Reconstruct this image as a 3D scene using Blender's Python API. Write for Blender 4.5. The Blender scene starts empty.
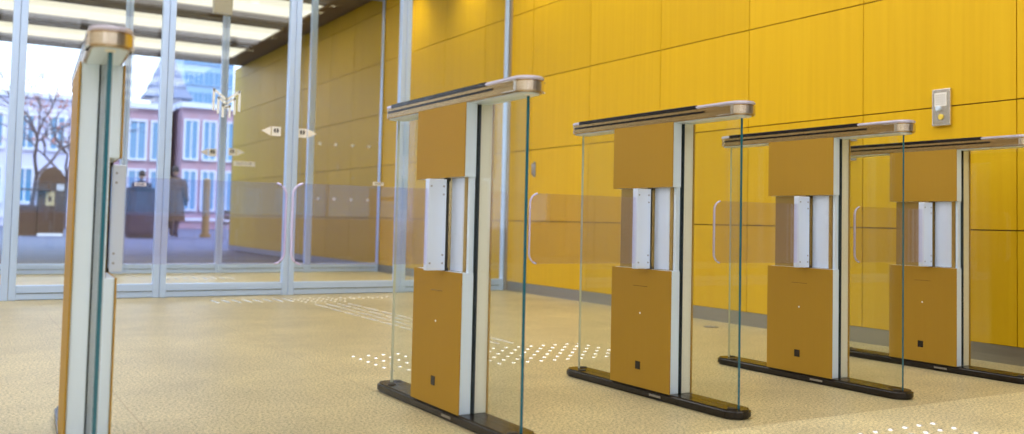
import bpy, bmesh, math, random
from mathutils import Vector, Matrix
random.seed(7)
C = bpy.context.scene.collection
PI = math.pi

# ------------------------------------------------------------------ materials
def nt(name):
    m = bpy.data.materials.new(name); m.use_nodes = True
    n = m.node_tree; n.nodes.clear()
    o = n.nodes.new('ShaderNodeOutputMaterial')
    return m, n, o
def pbr(name, col, rough=.5, metal=0., spec=.5, coat=0., noise=None, bump=0., nscale=8., stretch=(1,1,1)):
    m, n, o = nt(name)
    b = n.nodes.new('ShaderNodeBsdfPrincipled')
    b.inputs['Base Color'].default_value = (*col, 1); b.inputs['Roughness'].default_value = rough
    b.inputs['Metallic'].default_value = metal; b.inputs['Specular IOR Level'].default_value = spec
    b.inputs['Coat Weight'].default_value = coat; b.inputs['Coat Roughness'].default_value = .15
    n.links.new(b.outputs[0], o.inputs[0])
    if noise or bump:
        tc = n.nodes.new('ShaderNodeTexCoord'); mp = n.nodes.new('ShaderNodeMapping'); mp.inputs['Scale'].default_value = stretch
        n.links.new(tc.outputs['Object'], mp.inputs[0])
        t = n.nodes.new('ShaderNodeTexNoise'); t.inputs['Scale'].default_value = nscale; t.inputs['Detail'].default_value = 4
        n.links.new(mp.outputs[0], t.inputs['Vector'])
        if noise:
            mx = n.nodes.new('ShaderNodeMix'); mx.data_type = 'RGBA'
            mx.inputs[6].default_value = (*col, 1); mx.inputs[7].default_value = (*noise, 1)
            n.links.new(t.outputs['Fac'], mx.inputs[0]); n.links.new(mx.outputs[2], b.inputs['Base Color'])
        if bump:
            bp = n.nodes.new('ShaderNodeBump'); bp.inputs['Strength'].default_value = bump; bp.inputs['Distance'].default_value = .01
            n.links.new(t.outputs['Fac'], bp.inputs['Height']); n.links.new(bp.outputs[0], b.inputs['Normal'])
    return m
def glass(name, tint, r0=.04, rmax=1., haze=0., hazecol=(1,1,1)):
    m, n, o = nt(name)
    lw = n.nodes.new('ShaderNodeLayerWeight'); lw.inputs['Blend'].default_value = .5
    pw = n.nodes.new('ShaderNodeMath'); pw.operation = 'POWER'; pw.inputs[1].default_value = 5
    mr = n.nodes.new('ShaderNodeMapRange'); mr.inputs['To Min'].default_value = r0; mr.inputs['To Max'].default_value = rmax
    n.links.new(lw.outputs['Facing'], pw.inputs[0]); n.links.new(pw.outputs[0], mr.inputs[0])
    tr = n.nodes.new('ShaderNodeBsdfTransparent'); tr.inputs[0].default_value = (*tint, 1)
    gl = n.nodes.new('ShaderNodeBsdfGlossy'); gl.inputs['Roughness'].default_value = 0.0
    mx = n.nodes.new('ShaderNodeMixShader'); n.links.new(mr.outputs[0], mx.inputs[0])
    src = tr
    if haze:
        df = n.nodes.new('ShaderNodeBsdfDiffuse'); df.inputs[0].default_value = (*hazecol, 1)
        m2 = n.nodes.new('ShaderNodeMixShader'); m2.inputs[0].default_value = haze
        n.links.new(tr.outputs[0], m2.inputs[1]); n.links.new(df.outputs[0], m2.inputs[2]); src = m2
    n.links.new(src.outputs[0], mx.inputs[1]); n.links.new(gl.outputs[0], mx.inputs[2]); n.links.new(mx.outputs[0], o.inputs[0])
    return m
def emit(name, col, s):
    m, n, o = nt(name); e = n.nodes.new('ShaderNodeEmission'); e.inputs[0].default_value = (*col, 1); e.inputs[1].default_value = s
    n.links.new(e.outputs[0], o.inputs[0]); return m

def wood_mat():
    m, n, o = nt('golden_veneer'); L = n.links.new
    b = n.nodes.new('ShaderNodeBsdfPrincipled'); b.inputs['Roughness'].default_value = .45; b.inputs['Specular IOR Level'].default_value = .18
    tc = n.nodes.new('ShaderNodeTexCoord')
    mp = n.nodes.new('ShaderNodeMapping'); mp.inputs['Scale'].default_value = (30, 30, .8); L(tc.outputs['Object'], mp.inputs[0])
    t = n.nodes.new('ShaderNodeTexNoise'); t.inputs['Scale'].default_value = 1.2; t.inputs['Detail'].default_value = 5; L(mp.outputs[0], t.inputs['Vector'])
    r = n.nodes.new('ShaderNodeValToRGB')
    r.color_ramp.elements[0].position = .3; r.color_ramp.elements[0].color = (.66, .40, .006, 1)
    r.color_ramp.elements[1].position = .72; r.color_ramp.elements[1].color = (.71, .445, .008, 1)
    L(t.outputs['Fac'], r.inputs[0])
    # each veneer sheet its own tone
    mp2 = n.nodes.new('ShaderNodeMapping'); mp2.inputs['Location'].default_value = (0, -2.48/.85, -.613/.605+5); mp2.inputs['Scale'].default_value = (0, 1/.85, 1/.605); L(tc.outputs['Object'], mp2.inputs[0])
    sn = n.nodes.new('ShaderNodeVectorMath'); sn.operation = 'FLOOR'; L(mp2.outputs[0], sn.inputs[0])
    wn = n.nodes.new('ShaderNodeTexWhiteNoise'); L(sn.outputs[0], wn.inputs['Vector'])
    mr = n.nodes.new('ShaderNodeMapRange'); mr.inputs['To Min'].default_value = .92; mr.inputs['To Max'].default_value = 1.04; L(wn.outputs['Value'], mr.inputs[0])
    hs = n.nodes.new('ShaderNodeHueSaturation'); L(r.outputs[0], hs.inputs['Color']); L(mr.outputs[0], hs.inputs['Value'])
    L(hs.outputs[0], b.inputs['Base Color']); L(b.outputs[0], o.inputs[0]); return m

def floor_mat():
    m, n, o = nt('speckled_granite'); L = n.links.new
    b = n.nodes.new('ShaderNodeBsdfPrincipled'); b.inputs['Roughness'].default_value = .38; b.inputs['Specular IOR Level'].default_value = .35
    tc = n.nodes.new('ShaderNodeTexCoord')
    t = n.nodes.new('ShaderNodeTexNoise'); t.inputs['Scale'].default_value = 115; t.inputs['Detail'].default_value = 8; t.inputs['Roughness'].default_value = .75; L(tc.outputs['Object'], t.inputs['Vector'])
    r = n.nodes.new('ShaderNodeValToRGB')
    r.color_ramp.elements[0].position = .41; r.color_ramp.elements[0].color = (.17, .17, .085, 1)
    r.color_ramp.elements[1].position = .54; r.color_ramp.elements[1].color = (.64, .535, .31, 1)
    L(t.outputs['Fac'], r.inputs[0])
    t2 = n.nodes.new('ShaderNodeTexNoise'); t2.inputs['Scale'].default_value = 1.9; t2.inputs['Detail'].default_value = 9; t2.inputs['Roughness'].default_value = .7; L(tc.outputs['Object'], t2.inputs['Vector'])
    mr = n.nodes.new('ShaderNodeMapRange'); mr.inputs['From Min'].default_value = .3; mr.inputs['From Max'].default_value = .7; mr.inputs['To Min'].default_value = .74; mr.inputs['To Max'].default_value = 1.13; L(t2.outputs['Fac'], mr.inputs[0])
    hs = n.nodes.new('ShaderNodeHueSaturation'); L(r.outputs[0], hs.inputs['Color']); L(mr.outputs[0], hs.inputs['Value'])
    # pale slab band nearest the camera (its own, lighter stone)
    sp = n.nodes.new('ShaderNodeSeparateXYZ'); L(tc.outputs['Object'], sp.inputs[0])
    lt = n.nodes.new('ShaderNodeMath'); lt.operation = 'LESS_THAN'; lt.inputs[1].default_value = 2.07; L(sp.outputs['Y'], lt.inputs[0])
    mx = n.nodes.new('ShaderNodeMix'); mx.data_type = 'RGBA'; mx.blend_type = 'MULTIPLY'; mx.inputs[7].default_value = (1.3, 1.35, 1.48, 1)
    L(lt.outputs[0], mx.inputs[0]); L(hs.outputs[0], mx.inputs[6])
    # slab joints
    def joint(axis, off, pitch):
        a = n.nodes.new('ShaderNodeMath'); a.operation = 'SUBTRACT'; a.inputs[1].default_value = off; L(sp.outputs[axis], a.inputs[0])
        w = n.nodes.new('ShaderNodeMath'); w.operation = 'PINGPONG'; w.inputs[1].default_value = pitch/2; L(a.outputs[0], w.inputs[0])
        c = n.nodes.new('ShaderNodeMath'); c.operation = 'LESS_THAN'; c.inputs[1].default_value = .0022; L(w.outputs[0], c.inputs[0]); return c
    j1 = joint('X', .47, .8); j2 = joint('Y', 2.07, .8)
    mm = n.nodes.new('ShaderNodeMath'); mm.operation = 'MAXIMUM'; L(j1.outputs[0], mm.inputs[0]); L(j2.outputs[0], mm.inputs[1])
    mf = n.nodes.new('ShaderNodeMath'); mf.operation = 'MULTIPLY'; mf.inputs[1].default_value = .45; L(mm.outputs[0], mf.inputs[0])
    m3 = n.nodes.new('ShaderNodeMix'); m3.data_type = 'RGBA'; m3.inputs[7].default_value = (.25, .16, .07, 1)
    L(mf.outputs[0], m3.inputs[0]); L(mx.outputs[2], m3.inputs[6]); L(m3.outputs[2], b.inputs['Base Color'])
    L(b.outputs[0], o.inputs[0]); return m

M = dict(
    gap_shade=pbr('dark_teal_shade', (.012, .03, .045), .5),
    bluepane=glass('blue_tinted_glass', (.30, .46, .56), .04),
    wood=wood_mat(), floor=floor_mat(),
    joint=pbr('dark_joint', (.10, .045, .01), .8),
    ceiling=pbr('tan_ceiling', (.24, .165, .075), .8, noise=(.21, .145, .065)),
    lamp=emit('lamp_panel', (1., .98, .95), 3.1), lamp_out=emit('lamp_panel_vestibule', (1., .91, .66), 1.25),
    plaster=pbr('cream_plaster', (.62, .54, .42), .8, noise=(.58, .5, .38)),
    base=pbr('satin_base_metal', (.30, .28, .26), .35, metal=.7, noise=(.36, .34, .32), stretch=(1, 1, 20)),
    bronze=pbr('bronze_laminate', (.40, .235, .030), .5, metal=.0, spec=.12, noise=(.37, .215, .025), nscale=3, stretch=(60, 60, 1)),
    core=pbr('polished_bronze', (.50, .33, .10), .22, metal=.7),
    silver=pbr('satin_silver', (.70, .83, 1.0), .32, metal=.15, noise=(.65, .78, .98), stretch=(40, 40, 1)),
    cream=pbr('cream_wall_reflection', (.88, .86, .80), .32, metal=.1, noise=(.82, .80, .74), stretch=(40, 40, 1)),  # cream tint paints the wall's warm reflection into four gates' columns
    steel=pbr('brushed_steel', (.72, .68, .62), .22, metal=.95, noise=(.66, .60, .52), nscale=20, stretch=(30, 1, 30)),
    railb=pbr('champagne_steel', (.46, .31, .13), .25, metal=.8, noise=(.40, .27, .11), nscale=20, stretch=(30, 1, 30)),
    cap=pbr('lilac_grey_cap', (.62, .60, .76), .25, metal=.3),
    black=pbr('black_gloss', (.014, .010, .008), .25, spec=.35),
    blackm=pbr('black_matt', (.02, .017, .015), .5),
    bracket=pbr('pale_blue_metal', (.70, .80, 1.0), .32, metal=.25),
    screw=pbr('screw_metal', (.4, .42, .5), .3, metal=.9),
    pane=glass('clear_gate_glass', (.95, .968, .945), .035, .8),
    edge=pbr('teal_glass_edge', (.008, .11, .17), .2, coat=.4),
    paleedge=pbr('pale_glass_edge', (.62, .66, .52), .15, coat=.6),
    flap=glass('violet_haze_flap_glass', (.925, .90, .98), .06, .8, haze=.015, hazecol=(.60, .58, 1.0)),  # violet haze paints in the reflection of the rear floor
    flapedge=pbr('lilac_edge_glint', (.66, .62, 1.0), .12, coat=1.),  # pale lilac paints the light caught by the flap's glass edge
    door=glass('door_glass', (.955, .97, .99), .036, .8),
    frame=pbr('pale_blue_aluminium', (.50, .67, 1.0), .32, metal=.25),
    frame_warm=pbr('dull_aluminium', (.42, .38, .33), .4, metal=.5),
    white=pbr('white_vinyl', (.85, .84, .82), .5),
    ink=pbr('black_ink', (.03, .03, .04), .6),
    red=pbr('red_ink', (.7, .05, .05), .6),
    logo=pbr('frosted_logo', (.80, .84, .88), .5),
    button=pbr('yellow_button', (.85, .66, .10), .4),
    stud=pbr('polished_stud', (.92, .91, .88), .2, metal=.55),
)
# ------------------------------------------------------------------ mesh helpers
def bm_box(bm, x0, x1, y0, y1, z0, z1, mi=0, bev=0.):
    b = bmesh.new(); bmesh.ops.create_cube(b, size=1)
    for v in b.verts: v.co = Vector(((x0+x1)/2+v.co.x*(x1-x0), (y0+y1)/2+v.co.y*(y1-y0), (z0+z1)/2+v.co.z*(z1-z0)))
    if bev: bmesh.ops.bevel(b, geom=b.edges[:], offset=bev, segments=2, profile=.6, affect='EDGES')
    merge(bm, b, mi)
def merge(bm, b, mi=0, mat=None):
    if mat is not None: b.transform(mat)
    for f in b.faces: f.material_index = mi if mi >= 0 else f.material_index
    me = bpy.data.meshes.new('t'); b.to_mesh(me); b.free(); bm.from_mesh(me); bpy.data.meshes.remove(me)
def bm_cyl(bm, c, r, h, axis='Z', seg=20, mi=0, r2=None, bev=0.):
    b = bmesh.new(); bmesh.ops.create_cone(b, cap_ends=True, segments=seg, radius1=r, radius2=r if r2 is None else r2, depth=h)
    if bev:
        bmesh.ops.bevel(b, geom=[e for e in b.edges if abs(e.verts[0].co.z-e.verts[1].co.z) < 1e-6], offset=bev, segments=2, affect='EDGES')
    R = {'Z': Matrix(), 'X': Matrix.Rotation(PI/2, 4, 'Y'), 'Y': Matrix.Rotation(PI/2, 4, 'X')}[axis]
    merge(bm, b, mi, Matrix.Translation(Vector(c)) @ R)
def outline_prism(bm, pts, a0, a1, plane='XY', mi_face=0, mi_side=0, bev=0.):
    """pts = 2-D outline, extruded from a0 to a1 along the third axis"""
    b = bmesh.new()
    def P(u, v, w): return {'XY': (u, v, w), 'XZ': (u, w, v), 'YZ': (w, u, v)}[plane]
    lo = [b.verts.new(P(u, v, a0)) for u, v in pts]; hi = [b.verts.new(P(u, v, a1)) for u, v in pts]
    f0 = b.faces.new(lo[::-1]); f1 = b.faces.new(hi)
    n = len(pts); side = [b.faces.new((lo[i], lo[(i+1) % n], hi[(i+1) % n], hi[i])) for i in range(n)]
    bmesh.ops.recalc_face_normals(b, faces=b.faces[:])
    f0.material_index = f1.material_index = mi_face
    for f in side: f.material_index = mi_side
    if bev: bmesh.ops.bevel(b, geom=list({e for f in (f0, f1) for e in f.edges}), offset=bev, segments=3, affect='EDGES')
    merge(bm, b, -1)
def rrect(x0, x1, y0, y1, r, corners=(1, 1, 1, 1), seg=8):
    """rounded rectangle; corners in order x1y1, x0y1, x0y0, x1y0"""
    out = []
    for k, (cx, cy, a) in enumerate(((x1, y1, 0), (x0, y1, 90), (x0, y0, 180), (x1, y0, 270))):
        if not corners[k]: out.append((cx, cy)); continue
        ox = cx - r if cx == x1 else cx + r; oy = cy - r if cy == y1 else cy + r
        for i in range(seg+1):
            t = math.radians(a + 90*i/seg); out.append((ox + r*math.cos(t), oy + r*math.sin(t)))
    return out
def bm_tube(bm, pts, rad, seg=6, mi=0):
    rads = rad if isinstance(rad, (list, tuple)) else [rad]*len(pts)
    b = bmesh.new(); rings = []
    for i, p in enumerate(pts):
        p = Vector(p); d = (Vector(pts[min(i+1, len(pts)-1)])-Vector(pts[max(i-1, 0)])).normalized()
        u = d.orthogonal().normalized(); v = d.cross(u)
        rings.append([b.verts.new(p+(u*math.cos(2*PI*k/seg)+v*math.sin(2*PI*k/seg))*rads[i]) for k in range(seg)])
    for a, c in zip(rings, rings[1:]):
        for k in range(seg): b.faces.new((a[k], a[(k+1) % seg], c[(k+1) % seg], c[k]))
    b.faces.new(rings[0][::-1]); b.faces.new(rings[-1]); merge(bm, b, mi)
def obj(name, bm, mats, parent=None, smooth=False, loc=None):
    me = bpy.data.meshes.new(name); bm.to_mesh(me); bm.free()
    for m in (mats if isinstance(mats, (list, tuple)) else [mats]): me.materials.append(M[m] if isinstance(m, str) else m)
    if smooth:
        for p in me.polygons: p.use_smooth = True
    o = bpy.data.objects.new(name, me); C.objects.link(o)
    if loc: o.location = loc
    if parent: o.parent = parent
    return o
def box(name, dims, mat, parent=None, bev=0.):
    bm = bmesh.new(); bm_box(bm, *dims, bev=bev); return obj(name, bm, mat, parent)
def tag(o, label=None, cat=None, group=None, kind=None):
    if label: o['label'] = label
    if cat: o['category'] = cat
    if group: o['group'] = group
    if kind: o['kind'] = kind
    return o
def thing(name, label, cat, loc=(0, 0, 0), group=None, kind=None):
    o = bpy.data.objects.new(name, None); C.objects.link(o); o.location = loc; o.empty_display_size = .1
    return tag(o, label, cat, group, kind)
def struct(o): o['kind'] = 'structure'; return o

XW, YD, YO, HC = 4.15, 7.13, 10.03, 3.2      # wood wall, inner and outer glass front, ceiling height
YEND = 16.5
# ------------------------------------------------------------------ room shell
struct(box('floor', (-7, 9.5, -9, YO+.05, -.12, 0), 'floor'))
pave = pbr('street_paving', (.13, .13, .18), .7, noise=(.17, .16, .20), nscale=.5)
struct(box('trim_1', (-40, 80, YO+.05, 130, -.14, -.02), pave))            # street level outside

def ceil():
    bm = bmesh.new(); bm_box(bm, -7, 9.5, -9, YEND, HC+.04, HC+.25); return struct(obj('ceiling', bm, 'ceiling'))
ceil()
strips = [10.92+1.775*k for k in range(-11, 4)]
lampgroup = 'long luminous ceiling panels running across the hall'
for i, y in enumerate(strips):
    if y+.95 > YEND+.3 or y < -8.9: continue
    where = 'beyond the glass doors' if y > YD else 'over the gates'
    x0, x1 = -6.8, 3.72
    t = thing('ceiling_light', 'long cream luminous ceiling panel in a row of parallel panels ' + where, 'ceiling light', (0, y, HC), lampgroup + ' ' + where)
    bm = bmesh.new()
    for d in ((x0-.03, x0, 0, .95), (x1, x1+.03, 0, .95), (x0, x1, -.03, 0), (x0, x1, .95, .98)):
        bm_box(bm, d[0], d[1], d[2], d[3], -.01, .04)
    obj('frame', bm, 'frame_warm', t); box('diffuser', (x0, x1, 0, .95, .005, .04), 'lamp_out' if y > YD else 'lamp', t)

def wood_wall():
    bm = bmesh.new(); bm_box(bm, XW+.012, XW+.2, 1.3, YEND+.5, 0, HC+.04, 1)
    zs = [.082, .613, 1.218, 1.823, 2.428, 3.033, HC+.03]
    y = 2.48-.85*2; ys = []
    while y < YEND+.6: ys.append(y); y += .85
    for a, c in zip(ys, ys[1:]):
        a = max(a, 1.3); c = min(c, YEND+.5)
        if c-a < .05: continue
        for z0, z1 in zip(zs, zs[1:]):
            bm_box(bm, XW, XW+.02, a+.0025, c-.0025, z0+.003, z1-.003, 0)
    return struct(obj('wall_right', bm, ['wood', 'joint']))
wood_wall()
struct(box('baseboard_right', (XW+.004, XW+.012, 1.3, YEND+.5, 0, .082), 'base'))
struct(box('wall_left', (-7.2, -7, -9, YEND, 0, HC+.04), 'plaster'))
struct(box('wall_side', (XW+.2, 9.5, 1.1, 1.3, 0, HC+.04), 'plaster'))
struct(box('wall_far', (9.5, 9.7, -9, 1.3, 0, HC+.04), 'plaster'))
# back wall with wide windows
def back_wall():
    bm = bmesh.new()
    bm_box(bm, -7, 9.5, -9.2, -9, 0, .58); bm_box(bm, -7, 9.5, -9.2, -9, 1.3, HC+.04)
    xs = [-7, -6.4, -3.4, -3.1, -.1, .2, 3.2, 3.5, 6.5, 6.8, 9.2, 9.5]
    for a, b in zip(xs[::2], xs[1::2]): bm_box(bm, a, b, -9.2, -9, .58, 1.3)
    struct(obj('wall_back', bm, pbr('brown_panelling', (.46, .33, .20), .6)))
    for i, (a, b) in enumerate(zip(xs[1::2], xs[2::2])):
        w = thing('window_%d' % (20+i), None, None, ((a+b)/2, -9.1, .58), kind='structure')
        bm = bmesh.new(); h = (b-a)/2
        for d in ((-h, -h+.05), (h-.05, h), (-.025, .025)): bm_box(bm, d[0], d[1], -.03, .03, 0, .72)
        bm_box(bm, -h, h, -.03, .03, 0, .05); bm_box(bm, -h, h, -.03, .03, 0.67, .72)
        obj('frame', bm, 'frame', w); box('glass', (-h, h, -.004, .004, .02, .70), 'bluepane', w)
back_wall()

# ------------------------------------------------------------------ glass fronts
def front(Y, posts, first, mat, kinds, post_w, lefthand=-7):
    """a run of full height glazed leaves between the given stile centres"""
    k = first
    for i in range(len(posts)-1):
        a, b = posts[i], posts[i+1]; kind = kinds[i]
        w = thing('%s_%d' % (kind, k), None, None, ((a+b)/2, Y, 0), kind='structure'); k += 1
        h = (b-a)/2; pw = post_w
        bm = bmesh.new()
        for s in (-1, 1):
            ww = .014 if (s > 0 and b > 4.1) else pw
            x0, x1 = sorted((s*h-s*.0015, s*(h-ww)))
            bm_box(bm, x0, x1, -.03, .03, 0, HC, bev=.004)
        rx = h-(.014 if b > 4.1 else pw)
        bm_box(bm, -h+pw, rx, -.028, .028, .004, .100, bev=.004); bm_box(bm, -h+pw, rx, -.028, .028, HC-.06, HC)
        obj('frame', bm, mat, w)
        box('glass', (-h+pw-.01, rx+.005, -.005, .005, .09, HC-.05), 'door', w)
        bm = bmesh.new(); bm_box(bm, -h+pw+.004, h-pw-.004, -.033, -.028, .045, .049); obj('seal', bm, 'blackm', w)
front(YD, [-6.38, -5.44, -4.5, -3.56, -2.62, -1.64, -.66, .3, 1.258, 2.2, 3.14, 4.128], 1, 'frame', ['window', 'window', 'door', 'door', 'window', 'door', 'door', 'window', 'door', 'door', 'window'], .045)
front(YO, [-5.33, -4.37, -3.41, -2.45, -1.49, -.53, .43, 1.39, 2.35, 3.31, 4.145], 12, 'frame', ['window', 'door', 'door', 'window', 'window', 'door', 'door', 'window', 'door', 'window'], .034)
struct(box('trim_2', (XW-.018, XW+.001, YD-.045, YD+.045, 0, HC), 'frame_warm'))   # channel where the glass meets the wood
# door operator box at the head of the outer door
o = box('door_closer', (2.19, 2.38, YO-.13, YO-.028, 2.72, 2.95), pbr('olive_box', (.35, .30, .12), .5), bev=.008)
tag(o, 'small olive box hanging high on the upright of the outer glass front', 'door closer')

# ---- signs on the glass
def arrow_sign(cx, z, Y, direction, sc, label, grp=None):
    t = thing('door_sign', label, 'sign', (cx, Y, z), grp)
    s = direction*sc
    bm = bmesh.new(); pts = [(-.005*s, -.036*sc), (-.005*s, .036*sc), (-.075*s, .036*sc), (-.075*s, -.036*sc)]
    outline_prism(bm, pts, -.002, 0, 'XZ'); obj('plate', bm, 'white', t)
    bm = bmesh.new(); outline_prism(bm, [(.003*s, -.036*sc), (.003*s, .036*sc), (.075*s, 0)], -.002, 0, 'XZ'); obj('arrow', bm, 'white', t)
    bm = bmesh.new()
    for sg in (-1, 1):
        ring = [( -.040*s + sg*(.004+.016*math.sin(a))*sc, .006*sc + .019*sc*math.cos(a)) for a in [PI*k/10 for k in range(11)]]
        outline_prism(bm, ring, -.004, -.002, 'XZ')
    obj('pictogram', bm, 'ink', t)
yi = YD-.0055
arrow_sign(2.035, 1.262, yi, -1, 1.0, 'white arrow sign pointing left on the glass door')
arrow_sign(2.322, 1.262, yi, 1, 1.0, 'white arrow sign pointing right on the glass door')
yo = YO-.0055
arrow_sign(2.21, 1.262, yo, -1, 1.1, 'white arrow sign pointing left on the outer glass, beyond the inner doors')
arrow_sign(2.50, 1.28, yo, 1, 1.1, 'white arrow sign pointing right on the outer glass, beyond the inner doors')
def sticker(x0, x1, z0, z1, Y, label, red=False):  # also draws the reflections painted on the glass
    t = thing('door_sticker', label, 'sticker', ((x0+x1)/2, Y, (z0+z1)/2)); hx, hz = (x1-x0)/2, (z1-z0)/2
    box('sheet', (-hx, hx, -.002, 0, -hz, hz), 'white', t)
    if red: box('red_mark', (-hx*.85, -hx*.25, -.004, -.002, -hz*.7, hz*.7), 'red', t)
    else:
        bm = bmesh.new()
        for k in range(2): bm_box(bm, -hx*.7, hx*.7, -.003, -.002, hz*(.35-.7*k)-.002, hz*(.35-.7*k)+.002)
        obj('printing', bm, 'ink', t)
sticker(1.065, 1.145, .800, .826, yi, 'small white painted reflection on the glass door behind the nearest gate')  # this and the next two draw reflections as small white patches
sticker(1.725, 1.84, .965, 1.01, yo, 'small white painted reflection with a red mark on the outer glass', True)
sticker(2.885, 2.98, .875, .903, yi, 'small white painted reflection on the fixed glass above the glass flap')
sticker(2.47, 2.70, 1.135, 1.185, yo, 'white and grey notice strip under the right-pointing arrow on the outer glass')
for zz in (1.43, .815):
    for k, x in enumerate((3.415, 3.60, 3.80, 4.0)):
        bm = bmesh.new(); bm_cyl(bm, (0, 0, 0), .019, .003, 'Y', 18)
        o = obj('glass_marker_dot', bm, 'white', None, loc=(x, YO-.0072, zz))
        row = 'upper' if zz > 1 else 'lower'
        tag(o, 'small white dot in the %s row on the outer glass beside the wood wall' % row, 'marker dot', '%s row of white dots on the glass' % row)
# nested chevron emblem across the upright
def emblem():
    bm = bmesh.new()
    def stroke(pts, w=.009):
        for a, b in zip(pts, pts[1:]):
            a = Vector(a); b = Vector(b); d = (b-a).normalized(); n_ = Vector((-d.y, d.x))*w; a = a-d*w*.6; b = b+d*w*.6
            outline_prism(bm, [tuple(a+n_), tuple(b+n_), tuple(b-n_), tuple(a-n_)], -.003, 0, 'XZ')
    stroke([(-.095, -.150), (-.095, 0), (0, -.072), (.095, 0), (.095, -.150)])
    stroke([(-.060, -.175), (-.060, -.058), (0, -.103), (.060, -.058), (.060, -.175)])
    stroke([(-.025, -.200), (-.025, -.115), (0, -.134), (.025, -.115), (.025, -.200)])
    o = obj('door_emblem', bm, 'logo', None, loc=(1.690, yi, 1.545))
    tag(o, 'frosted emblem of nested M-shaped chevrons on the glass door', 'emblem')
emblem()

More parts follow.
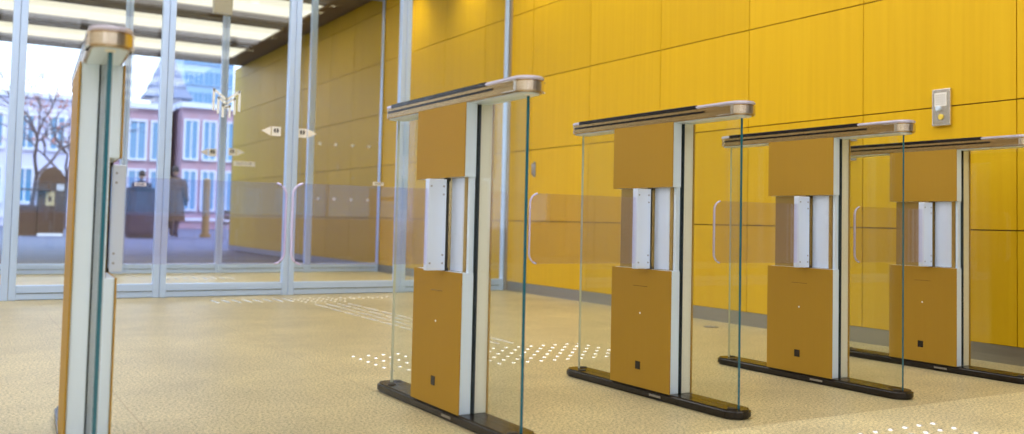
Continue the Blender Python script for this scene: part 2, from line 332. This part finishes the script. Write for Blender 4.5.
# ------------------------------------------------------------------ gates
YN, YF = 2.135, 3.092                                     # rail and base ends
def gate(X, side, length, label, yb=(2.452, 2.772), yl=(2.452, 2.772), yh=2.575, cl=.068):
    """side -1: flap swings out to the left; +1: to the right"""
    t = thing('speed_gate', label, 'gate', (X, 2.6, 0), 'row of flap gates across the hall')
    Y = lambda v: v-2.6
    # base
    bm = bmesh.new(); outline_prism(bm, rrect(-.052, .052, Y(2.14), Y(3.098), .051), 0, .030, 'XY', bev=.007)
    b = obj('base', bm, 'black', t)
    for yy in (2.18, 3.00, 3.06):
        bm = bmesh.new(); bm_cyl(bm, (.026 if yy > 3.03 else -.022, Y(yy), .031), .015, .004, 'Z', 20, bev=.001); obj('cover_cap', bm, 'blackm', b)
    bm = bmesh.new(); bm_box(bm, -.0535, -.0515, Y(2.49), Y(2.55), .011, .018); obj('nameplate', bm, 'base', b)
    # glass blade, edges of its own colour
    for nm, a, c, e in (('glass_panel', 2.172, 3.052, 0),):
        bm = bmesh.new(); outline_prism(bm, [(Y(a), .028), (Y(c), .028), (Y(c), .957), (Y(a), .957)], -.0048, .0048, 'YZ', 0, 1)
        g = obj(nm, bm, ['pane', 'paleedge'], t)
        for p in g.data.polygons:
            if p.normal.y < -.5: p.material_index = 2
        g.data.materials.append(M['edge'])
    # rail
    bm = bmesh.new(); outline_prism(bm, rrect(-.044, .044, Y(YN), Y(YF), .043), .955, .975, 'XY', bev=.003)
    outline_prism(bm, rrect(-.042, .042, Y(YN+.002), Y(YF-.002), .041), .974, .979, 'XY')
    outline_prism(bm, rrect(-.0445, .0445, Y(YN), Y(YF), .043), .978, .990, 'XY', bev=.002)
    rl = obj('top_rail', bm, 'railb', t)
    bm = bmesh.new()
    outline_prism(bm, rrect(-.045, .045, Y(YN-.002), Y(2.34), .044, (0, 0, 1, 1)), .9895, 1.0, 'XY', bev=.003)
    obj('end_cap', bm, 'cap', rl)
    bm = bmesh.new(); outline_prism(bm, rrect(-.045, .045, Y(3.02), Y(YF+.002), .044, (1, 1, 0, 0)), .9895, 1.0, 'XY', bev=.003)
    obj('end_cap', bm, 'cap', rl)
    bm = bmesh.new(); bm_box(bm, -.0455, .0455, Y(2.34), Y(3.02), .9875, 1.002, bev=.002); obj('dark_inlay', bm, 'black', rl)
    bm = bmesh.new(); bm_box(bm, -.0448, .0448, Y(2.30), Y(3.05), .9735, .9785); obj('dark_groove', bm, 'black', rl)
    bm = bmesh.new(); outline_prism(bm, rrect(-.036, .036, Y(YN+.012), Y(YF-.012), .034), .952, .9555, 'XY'); obj('underside_plate', bm, 'silver', rl)
    bm = bmesh.new(); outline_prism(bm, rrect(-.0457, .0457, Y(YN-.0025), Y(2.165), .0447, (0, 0, 1, 1)), .957, .988, 'XY', bev=.003); obj('end_plate', bm, 'steel', rl)
    bm = bmesh.new(); bm_cyl(bm, (0, Y(2.171), .953), .011, .010, 'Z', 16); obj('glass_clamp', bm, 'white', rl)
    s = side
    def sx(a, c): return tuple(sorted((s*a, s*c)))
    for sg in (-1, 1):
        xa, xb = sorted((sg*.0050, sg*.0064)); bm = bmesh.new(); bm_box(bm, xa, xb, Y(yb[0]-.001), Y(yb[1]-.004), .030, .955); obj('gap_shade', bm, 'gap_shade', t)  # dark linings added so the gap beside the glass looks shaded
    # the still side: one full height column
    x0, x1 = sx(-.046, -.0065)
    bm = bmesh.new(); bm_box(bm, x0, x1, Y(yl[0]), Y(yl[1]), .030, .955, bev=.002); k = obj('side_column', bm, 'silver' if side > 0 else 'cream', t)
    x0, x1 = sx(-.0505, -.0462); bm = bmesh.new(); bm_box(bm, x0, x1, Y(yl[0]-.005), Y(yl[1]+.008), .030, .955, bev=.0008); obj('face_panel', bm, 'bronze', k)
    # the flap side: upper and lower housing with the recessed core between
    for nm, z0, z1 in (('upper_housing', .732, .955), ('lower_housing', .030, .446)):
        x0, x1 = sx(.0065, .046)
        bm = bmesh.new(); bm_box(bm, x0, x1, Y(yb[0]), Y(yb[1]), z0, z1, bev=.002); k = obj(nm, bm, 'silver', t)
        x0, x1 = sx(.0462, .0505); bm = bmesh.new(); bm_box(bm, x0, x1, Y(yb[0]-.005), Y(yb[1]+.008), z0, z1, bev=.0008); fp = obj('face_panel', bm, 'bronze', k)
        if nm == 'lower_housing':
            xa, xb = sx(.0502, .0515)
            bm = bmesh.new(); bm_box(bm, xa, xb, Y(2.605), Y(2.632), .092, .120); obj('sensor_window', bm, 'black', k)
            bm = bmesh.new(); bm_cyl(bm, (s*.0508, Y(2.61), .290), .0035, .002, 'X', 12); obj('indicator', bm, 'white', k)
            bm = bmesh.new(); bm_box(bm, xa, xb, Y(2.57), Y(2.65), .384, .3858); obj('card_slot', bm, 'core', k)
        bm = bmesh.new(); zz = z0 - .004 if nm == 'upper_housing' else z1+.004
        bm_cyl(bm, (s*.040, Y(yh), zz), .010, .012, 'Z', 16); obj('pivot', bm, 'blackm', k)
    x0, x1 = sx(.0066, .026)
    bm = bmesh.new(); bm_box(bm, x0, x1, Y(yb[0]+.018), Y(2.762), .446, .732); obj('recessed_core', bm, 'core', t)
    x0, x1 = sx(.0066, .024)
    bm = bmesh.new(); bm_box(bm, x0, x1, Y(yb[0]+.004), Y(yb[0]+.016), .446, .732); obj('edge_strip', bm, 'silver', t)
    # flap: spindle, clamp and glass
    fl = bpy.data.objects.new('flap', None); C.objects.link(fl); fl.parent = t; fl.location = (s*.040, Y(yh), .44)
    bm = bmesh.new(); bm_cyl(bm, (0, 0, .147), .0065, .28, 'Z', 14); obj('spindle', bm, 'blackm', fl)
    x0, x1 = sx(.008, cl)
    bm = bmesh.new(); bm_box(bm, x0, x1, -.013, .013, .008, .287, bev=.002); obj('hinge_clamp', bm, 'bracket', fl)
    for xx, zz in ((.018, .03), (.018, .055), (.018, .24), (.018, .265), (.060, .03), (.060, .265)):
        if xx > cl: continue
        bm = bmesh.new(); bm_cyl(bm, (s*xx, -.0135, zz), .0032, .002, 'Y', 10); obj('screw', bm, 'screw', fl)
    xe = s*(length-.040); xi = s*(cl-.006)
    a, c = sorted((xe, xi)); cor = (0, 1, 1, 0) if s < 0 else (1, 0, 0, 1)
    bm = bmesh.new(); outline_prism(bm, rrect(a, c, .027, .256, .034, cor), -.005, .005, 'XZ', 0, 1)
    obj('flap_glass', bm, ['flap', 'flapedge'], fl)
    # lilac tube painting the light caught on the closing glass edge
    glint_outline = rrect(a, c, .027, .256, .034, cor, 8)
    pts = [q for q in glint_outline if (q[0]-xe)*(-s) < .030]
    pts.sort(key=lambda q: q[1])
    bm = bmesh.new(); bm_tube(bm, [(q[0], -.002, q[1]) for q in pts], .0036, 8); obj('edge_glint', bm, 'flapedge', fl, True)
    # pale panel painting the clamp's reflection in the polished core
    x0, x1 = sx(.0262, .029)
    bm = bmesh.new(); bm_box(bm, x0, x1, Y(yh-.09), Y(yh-.012), .448, .730); obj('clamp_reflection', bm, 'bracket', t)
    return t
g0 = gate(.289, 1, .505, 'nearest flap gate seen end-on at the left, its flap opening to the right', yb=(2.40, 2.76), yl=(2.40, 2.76), yh=2.64, cl=.040)
g0.rotation_euler = (0, 0, math.radians(-3.2))
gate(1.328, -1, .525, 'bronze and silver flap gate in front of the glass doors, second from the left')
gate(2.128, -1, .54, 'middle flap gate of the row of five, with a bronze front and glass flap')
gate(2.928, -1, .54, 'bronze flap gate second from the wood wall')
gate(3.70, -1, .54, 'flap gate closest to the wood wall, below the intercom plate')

# ------------------------------------------------------------------ fittings on the wood wall
def intercom():
    t = thing('intercom_panel', 'small steel intercom plate on the golden wood wall above the last gate', 'intercom', (XW, 2.853, 1.214))
    bm = bmesh.new(); bm_box(bm, -.018, 0, -.050, .050, -.092, .092, bev=.004); obj('plate', bm, 'steel', t)
    bm = bmesh.new(); bm_box(bm, -.021, -.018, -.030, .034, .005, .072, bev=.001); g = obj('speaker_grille', bm, 'white', t)
    bm = bmesh.new()
    for a in range(5):
        for c in range(5): bm_cyl(bm, (-.0215, -.021+.011*a, .016+.011*c), .0022, .002, 'X', 8)
    obj('holes', bm, 'ink', g)
    bm = bmesh.new(); bm_cyl(bm, (-.024, .012, -.006), .013, .014, 'X', 20, bev=.003); obj('knob', bm, 'silver', t, False)
    bm = bmesh.new(); bm_cyl(bm, (-.021, .0, -.048), .014, .008, 'X', 20, bev=.002); obj('call_button', bm, 'button', t)
intercom()
def wall_knob():
    t = thing('wall_lock', 'round steel knob on a small square plate on the wood wall behind a gate', 'lock', (XW, 3.387, 1.105))
    bm = bmesh.new(); bm_box(bm, -.008, 0, -.024, .024, -.024, .024, bev=.002); obj('plate', bm, 'steel', t)
    bm = bmesh.new(); bm_cyl(bm, (-.017, 0, 0), .015, .020, 'X', 20, bev=.004); obj('knob', bm, 'silver', t)
    o = box('wall_plate', (XW-.008, XW, 3.365, 3.409, .975, 1.02), 'steel', bev=.002)
    tag(o, 'small square steel plate just below the round knob on the wood wall', 'plate')
wall_knob()
def handle():
    t = thing('pull_handle', 'small upright dark pull on the wood wall right of the second gate', 'handle', (XW, 6.66, 1.05))
    bm = bmesh.new(); outline_prism(bm, rrect(-.016, .016, -.065, .065, .015), -.006, 0, 'YZ'); obj('backplate', bm, 'base', t)
    bm = bmesh.new(); bm_tube(bm, [(-.006, 0, -.05), (-.026, 0, -.045), (-.026, 0, .045), (-.006, 0, .05)], .006, 10); obj('grip', bm, 'screw', t, True)
handle()
bm = bmesh.new(); bm_cyl(bm, (0, 0, .002), .045, .004, 'Z', 28, bev=.001); bm_cyl(bm, (0, 0, .0045), .03, .002, 'Z', 28, mi=1)
o = obj('floor_outlet', bm, ['base', 'screw'], None, loc=(3.888, 4.206, 0)); tag(o, 'small round metal cover set in the floor before the wood wall', 'floor outlet')

# wall-washing downlights close to the wood wall
for k in range(7):
    y = 1.6+1.25*k
    t = thing('downlight', 'small round ceiling downlight washing the wood wall', 'ceiling light', (3.84, y, HC+.04), 'downlights along the wood wall')
    bm = bmesh.new(); bm_cyl(bm, (0, 0, -.012), .055, .024, 'Z', 24, bev=.004); obj('housing', bm, 'steel', t)
    bm = bmesh.new(); bm_cyl(bm, (0, 0, -.026), .038, .004, 'Z', 24); obj('lens', bm, emit('downlight_lens', (1, .85, .5), 6), t)
    L = bpy.data.lights.new('wall_washer', 'SPOT'); L.energy = 34; L.color = (1, .88, .62); L.spot_size = math.radians(110); L.spot_blend = 1.; L.shadow_soft_size = .04
    lo = bpy.data.objects.new('wall_washer', L); C.objects.link(lo); lo.parent = t; lo.location = (0, 0, -.04); lo.rotation_euler = (0, math.radians(-9), 0)

for x in (-3.2, -.9, 1.4, 3.0):  # unseen ceiling lamps added to brighten the vestibule floor
    t = thing('downlight', 'round added fill light between the two glass fronts', 'ceiling light', (x, 8.72, HC+.04), 'added fill lights between the glass fronts')
    bm = bmesh.new(); bm_cyl(bm, (0, 0, -.012), .07, .024, 'Z', 24, bev=.004); obj('housing', bm, 'steel', t)
    bm = bmesh.new(); bm_cyl(bm, (0, 0, -.026), .05, .004, 'Z', 24); obj('lens', bm, emit('fill_lens', (1, .93, .75), 6), t)
    L = bpy.data.lights.new('vestibule_fill', 'SPOT'); L.energy = 150; L.color = (1, .93, .78); L.spot_size = math.radians(85); L.spot_blend = .7; L.shadow_soft_size = .05
    lo = bpy.data.objects.new('vestibule_fill', L); C.objects.link(lo); lo.parent = t; lo.location = (0, 0, -.04)

# ------------------------------------------------------------------ tactile paving studs and bars
stud_me = None
def stud(x, y, label, grp):
    global stud_me
    if stud_me is None:
        bm = bmesh.new(); bm_cyl(bm, (0, 0, .002), .0105, .004, 'Z', 12, r2=.007)
        o = obj('tactile_stud', bm, 'stud'); stud_me = o.data
    else: o = bpy.data.objects.new('tactile_stud', stud_me); C.objects.link(o)
    o.location = (x, y, 0); tag(o, label, 'tactile stud', grp)
bar_me = None
def bar(x, y, label, grp):
    global bar_me
    if bar_me is None:
        bm = bmesh.new(); outline_prism(bm, rrect(-.0095, .0095, -.125, .125, .009), 0, .004, 'XY', bev=.0015)
        o = obj('tactile_bar', bm, 'stud'); bar_me = o.data
    else: o = bpy.data.objects.new('tactile_bar', bar_me); C.objects.link(o)
    o.location = (x, y, 0); tag(o, label, 'tactile bar', grp)
for i in range(18):
    for j in range(6): stud(1.50+.070*i, 3.44+.085*j, 'small shiny tactile stud in the band crossing the floor behind the middle gates', 'tactile studs behind the gates')
for i in range(5):
    for j in range(5): stud(2.13+.072*i, 6.44+.085*j, 'small shiny tactile stud in the block before the glass doors', 'tactile studs before the doors')
for i in range(6):
    for j in range(2): stud(2.50+.075*i, 6.66+.085*j, 'small shiny tactile stud in the short row reaching right before the glass doors', 'tactile studs reaching right before the doors')
for i in range(6):
    for j in range(5): stud(2.30+.068*i, 1.56+.072*j, 'small tactile stud on the pale floor at the bottom right', 'tactile studs on the pale floor')
for j in range(8):
    for i in range(4): bar(2.145+.08*i, 4.12+.29*j, 'long shiny tactile bar in the path leading to the glass doors', 'tactile bars of the path to the doors')
for i in range(8): bar(1.55+.074*i, 6.66, 'short row tactile bar lying left of the stud block before the doors', 'tactile bars left of the stud block')
for i in range(9):
    bar(1.60+.085*i, 9.15, 'tactile bar on the floor between the inner and outer glass fronts', 'tactile bars between the two glass fronts')

# ------------------------------------------------------------------ outside
brown = pbr('brown_paint', (.10, .045, .018), .5, noise=(.09, .045, .018), nscale=3)
dark = pbr('dark_cloth', (.035, .022, .035), .8)
coat = pbr('brown_cloth', (.13, .07, .035), .85)
skin = pbr('skin', (.55, .33, .22), .6); hair = pbr('dark_hair', (.04, .025, .02), .7)
def kiosk():
    t = thing('street_cabinet', 'brown round-topped street cabinet standing outside beyond the glass at the left', 'cabinet', (2.0, 27, -.02))
    pts = [(-.30, 0), (.33, 0), (.33, 1.35)] + [(.015+.315*math.cos(a), 1.35+.43*math.sin(a)) for a in [PI*k/14 for k in range(1, 14)]] + [(-.30, 1.35)]
    bm = bmesh.new(); outline_prism(bm, pts, -.3, .3, 'XZ', bev=.02); obj('body', bm, brown, t)
    bm = bmesh.new(); bm_box(bm, -.12, .08, -.315, -.295, .78, 1.14, bev=.004); s = obj('label_plate', bm, pbr('ochre', (.55, .42, .2), .5), t)
    bm = bmesh.new(); bm_box(bm, -.06, .02, -.32, -.314, .88, 1.02); obj('lettering', bm, brown, s)
    bm = bmesh.new()
    for k in range(3): bm_box(bm, .13+.06*k, .165+.06*k, -.315, -.295, 1.18, 1.34)
    obj('vent', bm, 'white', t)
    box('shelf', (-.75, .0, -.5, -.28, 1.16, 1.20), brown, t, .005)
    box('side_box', (-.70, -.31, -.28, .25, 0, .78), brown, t, .01)
    box('plinth', (-.28, .31, -.32, .28, -.0, .07), 'white', t, .005)
kiosk()
def person(x, y, label, cloth, turn, scale=1., stride=.18):
    # continuous skinned body: pelvis is the root
    J = [((0, 0, .95), .15), ((0, 0, 1.15), .15), ((0, 0, 1.38), .18), ((0, 0, 1.50), .075), ((0, 0, 1.56), .06),
         ((.10, .0, .90), .10), ((.11, -stride*.5, .50), .07), ((.11, -stride, .09), .05), ((.11, -stride-.14, .04), .04),
         ((-.10, .0, .90), .10), ((-.11, stride*.4, .50), .07), ((-.11, stride, .09), .05), ((-.11, stride-.14, .04), .04),
         ((.20, 0, 1.42), .075), ((.26, .02, 1.14), .055), ((.27, -.08, .90), .042), ((.27, -.10, .80), .04),
         ((-.20, 0, 1.42), .075), ((-.26, .03, 1.14), .055), ((-.27, -.05, .90), .042), ((-.27, -.07, .80), .04)]
    E = [(0, 1), (1, 2), (2, 3), (3, 4), (0, 5), (5, 6), (6, 7), (7, 8), (0, 9), (9, 10), (10, 11), (11, 12), (2, 13), (13, 14), (14, 15), (15, 16), (2, 17), (17, 18), (18, 19), (19, 20)]
    t = thing('person', label, 'person', (x, y, -.02)); t.rotation_euler = (0, 0, turn); t.scale = (scale,)*3
    me = bpy.data.meshes.new('body'); me.from_pydata([j[0] for j in J], E, []); me.materials.append(dark)
    o = bpy.data.objects.new('body', me); C.objects.link(o); o.parent = t
    md = o.modifiers.new('s', 'SKIN'); o.modifiers.new('d', 'SUBSURF').levels = 1
    for i, v in enumerate(me.skin_vertices[0].data): v.radius = (J[i][1],)*2; v.use_root = (i == 0)
    # head with nose and ears
    bm = bmesh.new(); b = bmesh.new(); bmesh.ops.create_uvsphere(b, u_segments=16, v_segments=12, radius=1)
    for v in b.verts:
        q = v.co; q.x *= .078*(1-.18*max(0, -q.z)); q.y *= .10; q.z *= .125
    merge(bm, b, 0, Matrix.Translation((0, 0, 1.68)))
    bm_cyl(bm, (0, -.105, 1.67), .014, .03, 'Y', 8); bm_cyl(bm, (.078, 0, 1.68), .022, .012, 'X', 8); bm_cyl(bm, (-.078, 0, 1.68), .022, .012, 'X', 8)
    obj('head', bm, skin, t, True)
    bm = bmesh.new(); b = bmesh.new(); bmesh.ops.create_uvsphere(b, u_segments=16, v_segments=10, radius=1)
    bmesh.ops.delete(b, geom=[v for v in b.verts if v.co.z < -.35 or (v.co.y < -.35 and v.co.z < .35)], context='VERTS')
    for v in b.verts: v.co.x *= .088; v.co.y *= .112; v.co.z *= .13
    merge(bm, b, 0, Matrix.Translation((0, .006, 1.69))); obj('hair', bm, hair, t, True)
    # long coat: lofted rings
    bm = bmesh.new(); rings = []
    for z, rx, ry in ((.42, .27, .22), (.7, .25, .20), (1.0, .215, .17), (1.2, .22, .165), (1.38, .245, .15), (1.47, .17, .11), (1.52, .075, .075)):
        rings.append([bm.verts.new((rx*math.cos(2*PI*k/20), ry*math.sin(2*PI*k/20)*(1+.05*math.cos(6*PI*k/20)), z)) for k in range(20)])
    for a, c in zip(rings, rings[1:]):
        for k in range(20): bm.faces.new((a[k], a[(k+1) % 20], c[(k+1) % 20], c[k]))
    for s_ in (-1, 1): bm_tube(bm, [(s_*.19, 0, 1.44), (s_*.255, .02, 1.2), (s_*.275, .0, 1.05), (s_*.275, -.07, .92)], [.085, .075, .065, .06], 10)
    obj('long_coat', bm, cloth, t, True)
person(4.22, 27, 'person in a long dark coat standing outside, seen through the left glass door', dark, PI+.3, 1.0)
person(5.02, 26.6, 'person in a long brown coat standing outside, the right one of two people', coat, PI-.5, 1.08)
def bollard_box():
    t = thing('utility_cabinet', 'dark square-topped street cabinet outside, in front of the person in the dark coat', 'cabinet', (4.02, 25.6, -.02))
    box('body', (-.36, .36, -.22, .22, .06, 1.24), dark, t, .02); box('lid', (-.39, .39, -.25, .25, 1.24, 1.29), dark, t, .015)
    box('plinth', (-.33, .33, -.2, .2, 0, .06), 'blackm', t, .01)
    box('door_panel', (-.30, .30, -.235, -.22, .14, 1.18), pbr('dark_panel', (.05, .03, .045), .5), t, .004)
bollard_box()
def post(x, y, h, r, label, mat):
    t = thing('street_post', label, 'post', (x, y, -.02))
    bm = bmesh.new(); bm_cyl(bm, (0, 0, h/2), r, h, 'Z', 14); obj('shaft', bm, mat, t)
    bm = bmesh.new(); bm_cyl(bm, (0, 0, h+.03), r*1.15, .06, 'Z', 14, r2=r*.5); obj('cap', bm, mat, t)
    bm = bmesh.new(); bm_cyl(bm, (0, 0, .05), r*1.5, .10, 'Z', 14, bev=.01); obj('foot', bm, mat, t)
post(5.95, 27, 1.6, .10, 'ochre brown street post outside, right of the two people', pbr('ochre_post', (.35, .2, .06), .6))
def bench(x, y, label):
    t = thing('street_bench', label, 'bench', (x, y, -.02))
    bm = bmesh.new()
    for k in range(3): bm_box(bm, -.65, .65, -.22+.15*k, -.10+.15*k, .42, .46, bev=.005)
    obj('seat', bm, brown, t)
    bm = bmesh.new()
    for k in range(2): bm_box(bm, -.65, .65, .24, .27, .52+.14*k, .63+.14*k, bev=.005)
    obj('backrest', bm, brown, t)
    for s_ in (-.55, .55):
        bm = bmesh.new(); bm_box(bm, s_-.03, s_+.03, -.2, -.14, 0, .42); bm_box(bm, s_-.03, s_+.03, .20, .26, 0, .76); bm_box(bm, s_-.03, s_+.03, -.2, .26, .38, .42); obj('leg', bm, 'screw', t)
bench(6.55, 25.0, 'brown slatted bench outside, seen through the glass flap at the left')

def tree(x, y, h, label, seed, leaf=None):
    rnd = random.Random(seed); t = thing('bare_tree', label, 'tree', (x, y, -.02)); bm = bmesh.new(); lf = bmesh.new()
    def grow(p, d, L, r, n):
        q = p+d*L; mid = (p+q)/2+Vector((rnd.uniform(-1, 1), rnd.uniform(-1, 1), 0))*L*.06
        bm_tube(bm, [p, mid, q], [r, r*.85, r*.68], 5)
        if leaf and n < 2:
            for _ in range(3):
                c = q+Vector([rnd.uniform(-.12, .12) for _ in range(3)])
                a = Vector([rnd.uniform(-1, 1) for _ in range(3)]).normalized()*.05; b = a.orthogonal()
                vs = [lf.verts.new(c+a), lf.verts.new(c+b*.7), lf.verts.new(c-a), lf.verts.new(c-b*.7)]; lf.faces.new(vs)
        if n == 0: return
        for k in range(3 if n > 3 else 2):
            a = rnd.uniform(.35, .9); ph = rnd.uniform(0, 2*PI)
            u = d.orthogonal().normalized(); v = d.cross(u)
            nd = (d*math.cos(a)+(u*math.cos(ph)+v*math.sin(ph))*math.sin(a)); nd.z = nd.z*.8+.12; nd.normalize()
            grow(q, nd, L*rnd.uniform(.66, .86), r*.62, n-1)
    grow(Vector((0, 0, 0)), Vector((.03, 0, 1)).normalized(), h*.36, h*.018, 5)
    obj('branches', bm, pbr('bark', (.10, .07, .07), .9), t)
    if leaf: obj('leaves', lf, leaf, t)
    else: lf.free()
tree(1.8, 30, 4.6, 'bare branching street tree outside behind the brown cabinet', 3)
tree(3.4, 39, 5.0, 'tall bare tree farther off across the street', 11, pbr('dry_leaf', (.45, .16, .10), .8))

# ---- buildings across the street
wglass = pbr('window_blue', (.10, .26, .42), .1, spec=.8)
def building(x0, x1, y, h, depth, wall, label, bays, floors, win, frame, sill=True, roof=None, wfrac=.5, hfrac=.6, z0=.6):
    t = thing('building', label, 'building', ((x0+x1)/2, y, -.02)); w = (x1-x0)/2
    box('wall', (-w, w, 0, depth, 0, h), wall, t)
    bw = 2*w/bays; fh = (h-z0-.3)/floors
    for i in range(bays):
        for j in range(floors):
            cx = -w+bw*(i+.5); zb = z0+fh*j+fh*(1-hfrac)/2; hw = bw*wfrac/2; hh = fh*hfrac
            bm = bmesh.new(); f = bw*.10
            bm_box(bm, cx-hw-f, cx-hw, -.08, .0, zb-f, zb+hh+f); bm_box(bm, cx+hw, cx+hw+f, -.08, .0, zb-f, zb+hh+f)
            bm_box(bm, cx-hw, cx+hw, -.08, .0, zb+hh, zb+hh+f); bm_box(bm, cx-hw-f, cx+hw+f, -.16, .0, zb-f, zb)
            bm_box(bm, cx-.03, cx+.03, -.06, 0, zb, zb+hh)
            wo = obj('window', bm, frame, t); box('pane', (cx-hw, cx+hw, -.03, -.002, zb, zb+hh), win, wo)
    bm = bmesh.new(); bm_box(bm, -w-.1, w+.1, -.25, depth+.1, h, h+.25); obj('cornice', bm, frame, t)
    bm = bmesh.new(); bm_box(bm, -w, w, -.12, 0, z0-.25, z0-.1); obj('plinth_band', bm, frame, t)
    return t
stone = pbr('pale_stone', (.72, .74, .80), .8, noise=(.66, .66, .74)); pink = pbr('pink_brick', (.44, .22, .23), .85, noise=(.46, .36, .44), nscale=2)
lilac = pbr('lilac_stone', (.60, .60, .76), .85); bluec = pbr('blue_curtain_wall', (.30, .45, .62), .4)
building(-7.7, 4.1, 45, 5.5, 6, lilac, 'pale lilac low building across the street at far left', 10, 2, wglass, stone, wfrac=.42)
building(4.4, 8.2, 45, 5.4, 6, pink, 'pink brick house with white window surrounds across the street', 4, 2, wglass, stone, wfrac=.66, hfrac=.75)
building(8.5, 12.6, 44, 5.5, 6, pink, 'pink brick house behind the chevron emblem, farthest right across the street', 5, 2, wglass, stone, wfrac=.62, hfrac=.75)
building(-20, -8.1, 45, 6.5, 6, stone, 'plain pale building left of the lilac one', 6, 2, wglass, stone)
building(13.0, 24, 44, 6, 6, stone, 'pale stone building farthest right across the street', 6, 2, wglass, stone)
building(15.4, 19.5, 80, 15, 6, bluec, 'blue glass high-rise behind the low houses', 5, 8, wglass, bluec, wfrac=.75)
building(9.0, 12.2, 84, 14.8, 5, pbr('white_tower', (.85, .87, .9), .6), 'white high-rise with blue windows left of the pointed tower', 3, 8, pbr('cyan_window', (.05, .38, .5), .2), stone, wfrac=.35)
def spire():
    t = thing('tower', 'stepped grey-blue tower with a pointed roof rising above the houses', 'tower', (12.5, 70, -.02))
    t.scale = (.85, .85, .88)
    box('shaft', (-1.1, 1.1, 0, 2.2, 0, 10.2), stone, t)
    rf = pbr('slate', (.25, .27, .36), .7)
    z = 10.2
    for r_, h_ in ((2.0, .9), (1.5, .9), (1.1, .9)):
        bm = bmesh.new(); b = bmesh.new(); bmesh.ops.create_cone(b, cap_ends=True, segments=4, radius1=r_*1.35, radius2=r_*.95, depth=h_)
        merge(bm, b, 0, Matrix.Translation((0, 1.1, z+h_/2)) @ Matrix.Rotation(PI/4, 4, 'Z')); obj('roof_tier', bm, rf, t); z += h_
    bm = bmesh.new(); b = bmesh.new(); bmesh.ops.create_cone(b, cap_ends=True, segments=4, radius1=1.0, radius2=.05, depth=2.2)
    merge(bm, b, 0, Matrix.Translation((0, 1.1, z+1.1)) @ Matrix.Rotation(PI/4, 4, 'Z')); obj('spire', bm, rf, t)
spire()

# ------------------------------------------------------------------ behind the camera: wooden stand seen mirrored in the flaps
def stand():
    t = thing('wooden_stand', 'brown wooden stand with a side arm at the rear of the hall', 'stand', (5.30, -7.9, 0))
    wd = pbr('orange_wood', (.42, .19, .05), .5)
    box('post', (-.05, .05, -.05, .05, .03, 1.05), wd, t, .01); box('arm', (-.05, .32, -.03, .03, .88, .94), wd, t, .008)
    box('foot', (-.22, .22, -.2, .2, 0, .03), wd, t, .008); box('hanging_board', (.13, .25, -.02, .02, .18, .52), wd, t, .008)
    bm = bmesh.new(); bm_tube(bm, [(.19, 0, .89), (.19, 0, .5)], .006, 6); obj('cord', bm, 'ink', t)
stand()

# ------------------------------------------------------------------ light
w = bpy.data.worlds.new('sky'); bpy.context.scene.world = w; w.use_nodes = True
n = w.node_tree; n.nodes.clear(); out = n.nodes.new('ShaderNodeOutputWorld'); bg = n.nodes.new('ShaderNodeBackground')
tc = n.nodes.new('ShaderNodeTexCoord'); sp = n.nodes.new('ShaderNodeSeparateXYZ'); cr = n.nodes.new('ShaderNodeValToRGB')
n.links.new(tc.outputs['Generated'], sp.inputs[0]); n.links.new(sp.outputs['Z'], cr.inputs[0])
cr.color_ramp.elements[0].position = 0; cr.color_ramp.elements[0].color = (.86, .93, 1, 1)
cr.color_ramp.elements[1].position = .6; cr.color_ramp.elements[1].color = (.42, .64, 1, 1)
n.links.new(cr.outputs[0], bg.inputs[0]); bg.inputs[1].default_value = 2.8; n.links.new(bg.outputs[0], out.inputs[0])
S = bpy.data.lights.new('sun', 'SUN'); S.energy = 1.6; S.angle = .02; S.color = (1, .95, .88)
so = bpy.data.objects.new('sun', S); C.objects.link(so); so.rotation_euler = (math.radians(48), 0, math.radians(20))

# ------------------------------------------------------------------ camera
f_, cx, cy, yaw, pitch, roll, h = 930.4668, 517.5516, 178.9289, 0.5390, 0.0467, 0.0224, 0.5996
F = Vector((math.sin(yaw)*math.cos(pitch), math.cos(yaw)*math.cos(pitch), math.sin(pitch)))
r0 = Vector((math.cos(yaw), -math.sin(yaw), 0)); u0 = r0.cross(F)
R_ = r0*math.cos(roll)+u0*math.sin(roll); U_ = -r0*math.sin(roll)+u0*math.cos(roll)
cam = bpy.data.cameras.new('camera'); co = bpy.data.objects.new('camera', cam); C.objects.link(co)
mt = Matrix((( R_.x, U_.x, -F.x, 0), (R_.y, U_.y, -F.y, 0), (R_.z, U_.z, -F.z, h), (0, 0, 0, 1)))
co.matrix_world = mt
cam.sensor_width = 36; cam.sensor_fit = 'HORIZONTAL'; cam.lens = f_*36/1024
cam.shift_x = (512-cx)/1024; cam.shift_y = (cy-217)/1024
cam.clip_start = .05; cam.clip_end = 400
cam.dof.use_dof = True; cam.dof.focus_distance = 3.6; cam.dof.aperture_fstop = 2.3
sc = bpy.context.scene; sc.camera = co
vs = sc.view_settings; sc.display_settings.display_device = 'sRGB'
vs.view_transform = 'Standard'; vs.look = 'None'; vs.gamma = 1; vs.use_curve_mapping = False; vs.exposure = .12
sc.cycles.max_bounces = 10; sc.cycles.transparent_max_bounces = 40; sc.cycles.glossy_bounces = 5; sc.cycles.diffuse_bounces = 5
sc.cycles.sample_clamp_indirect = 6
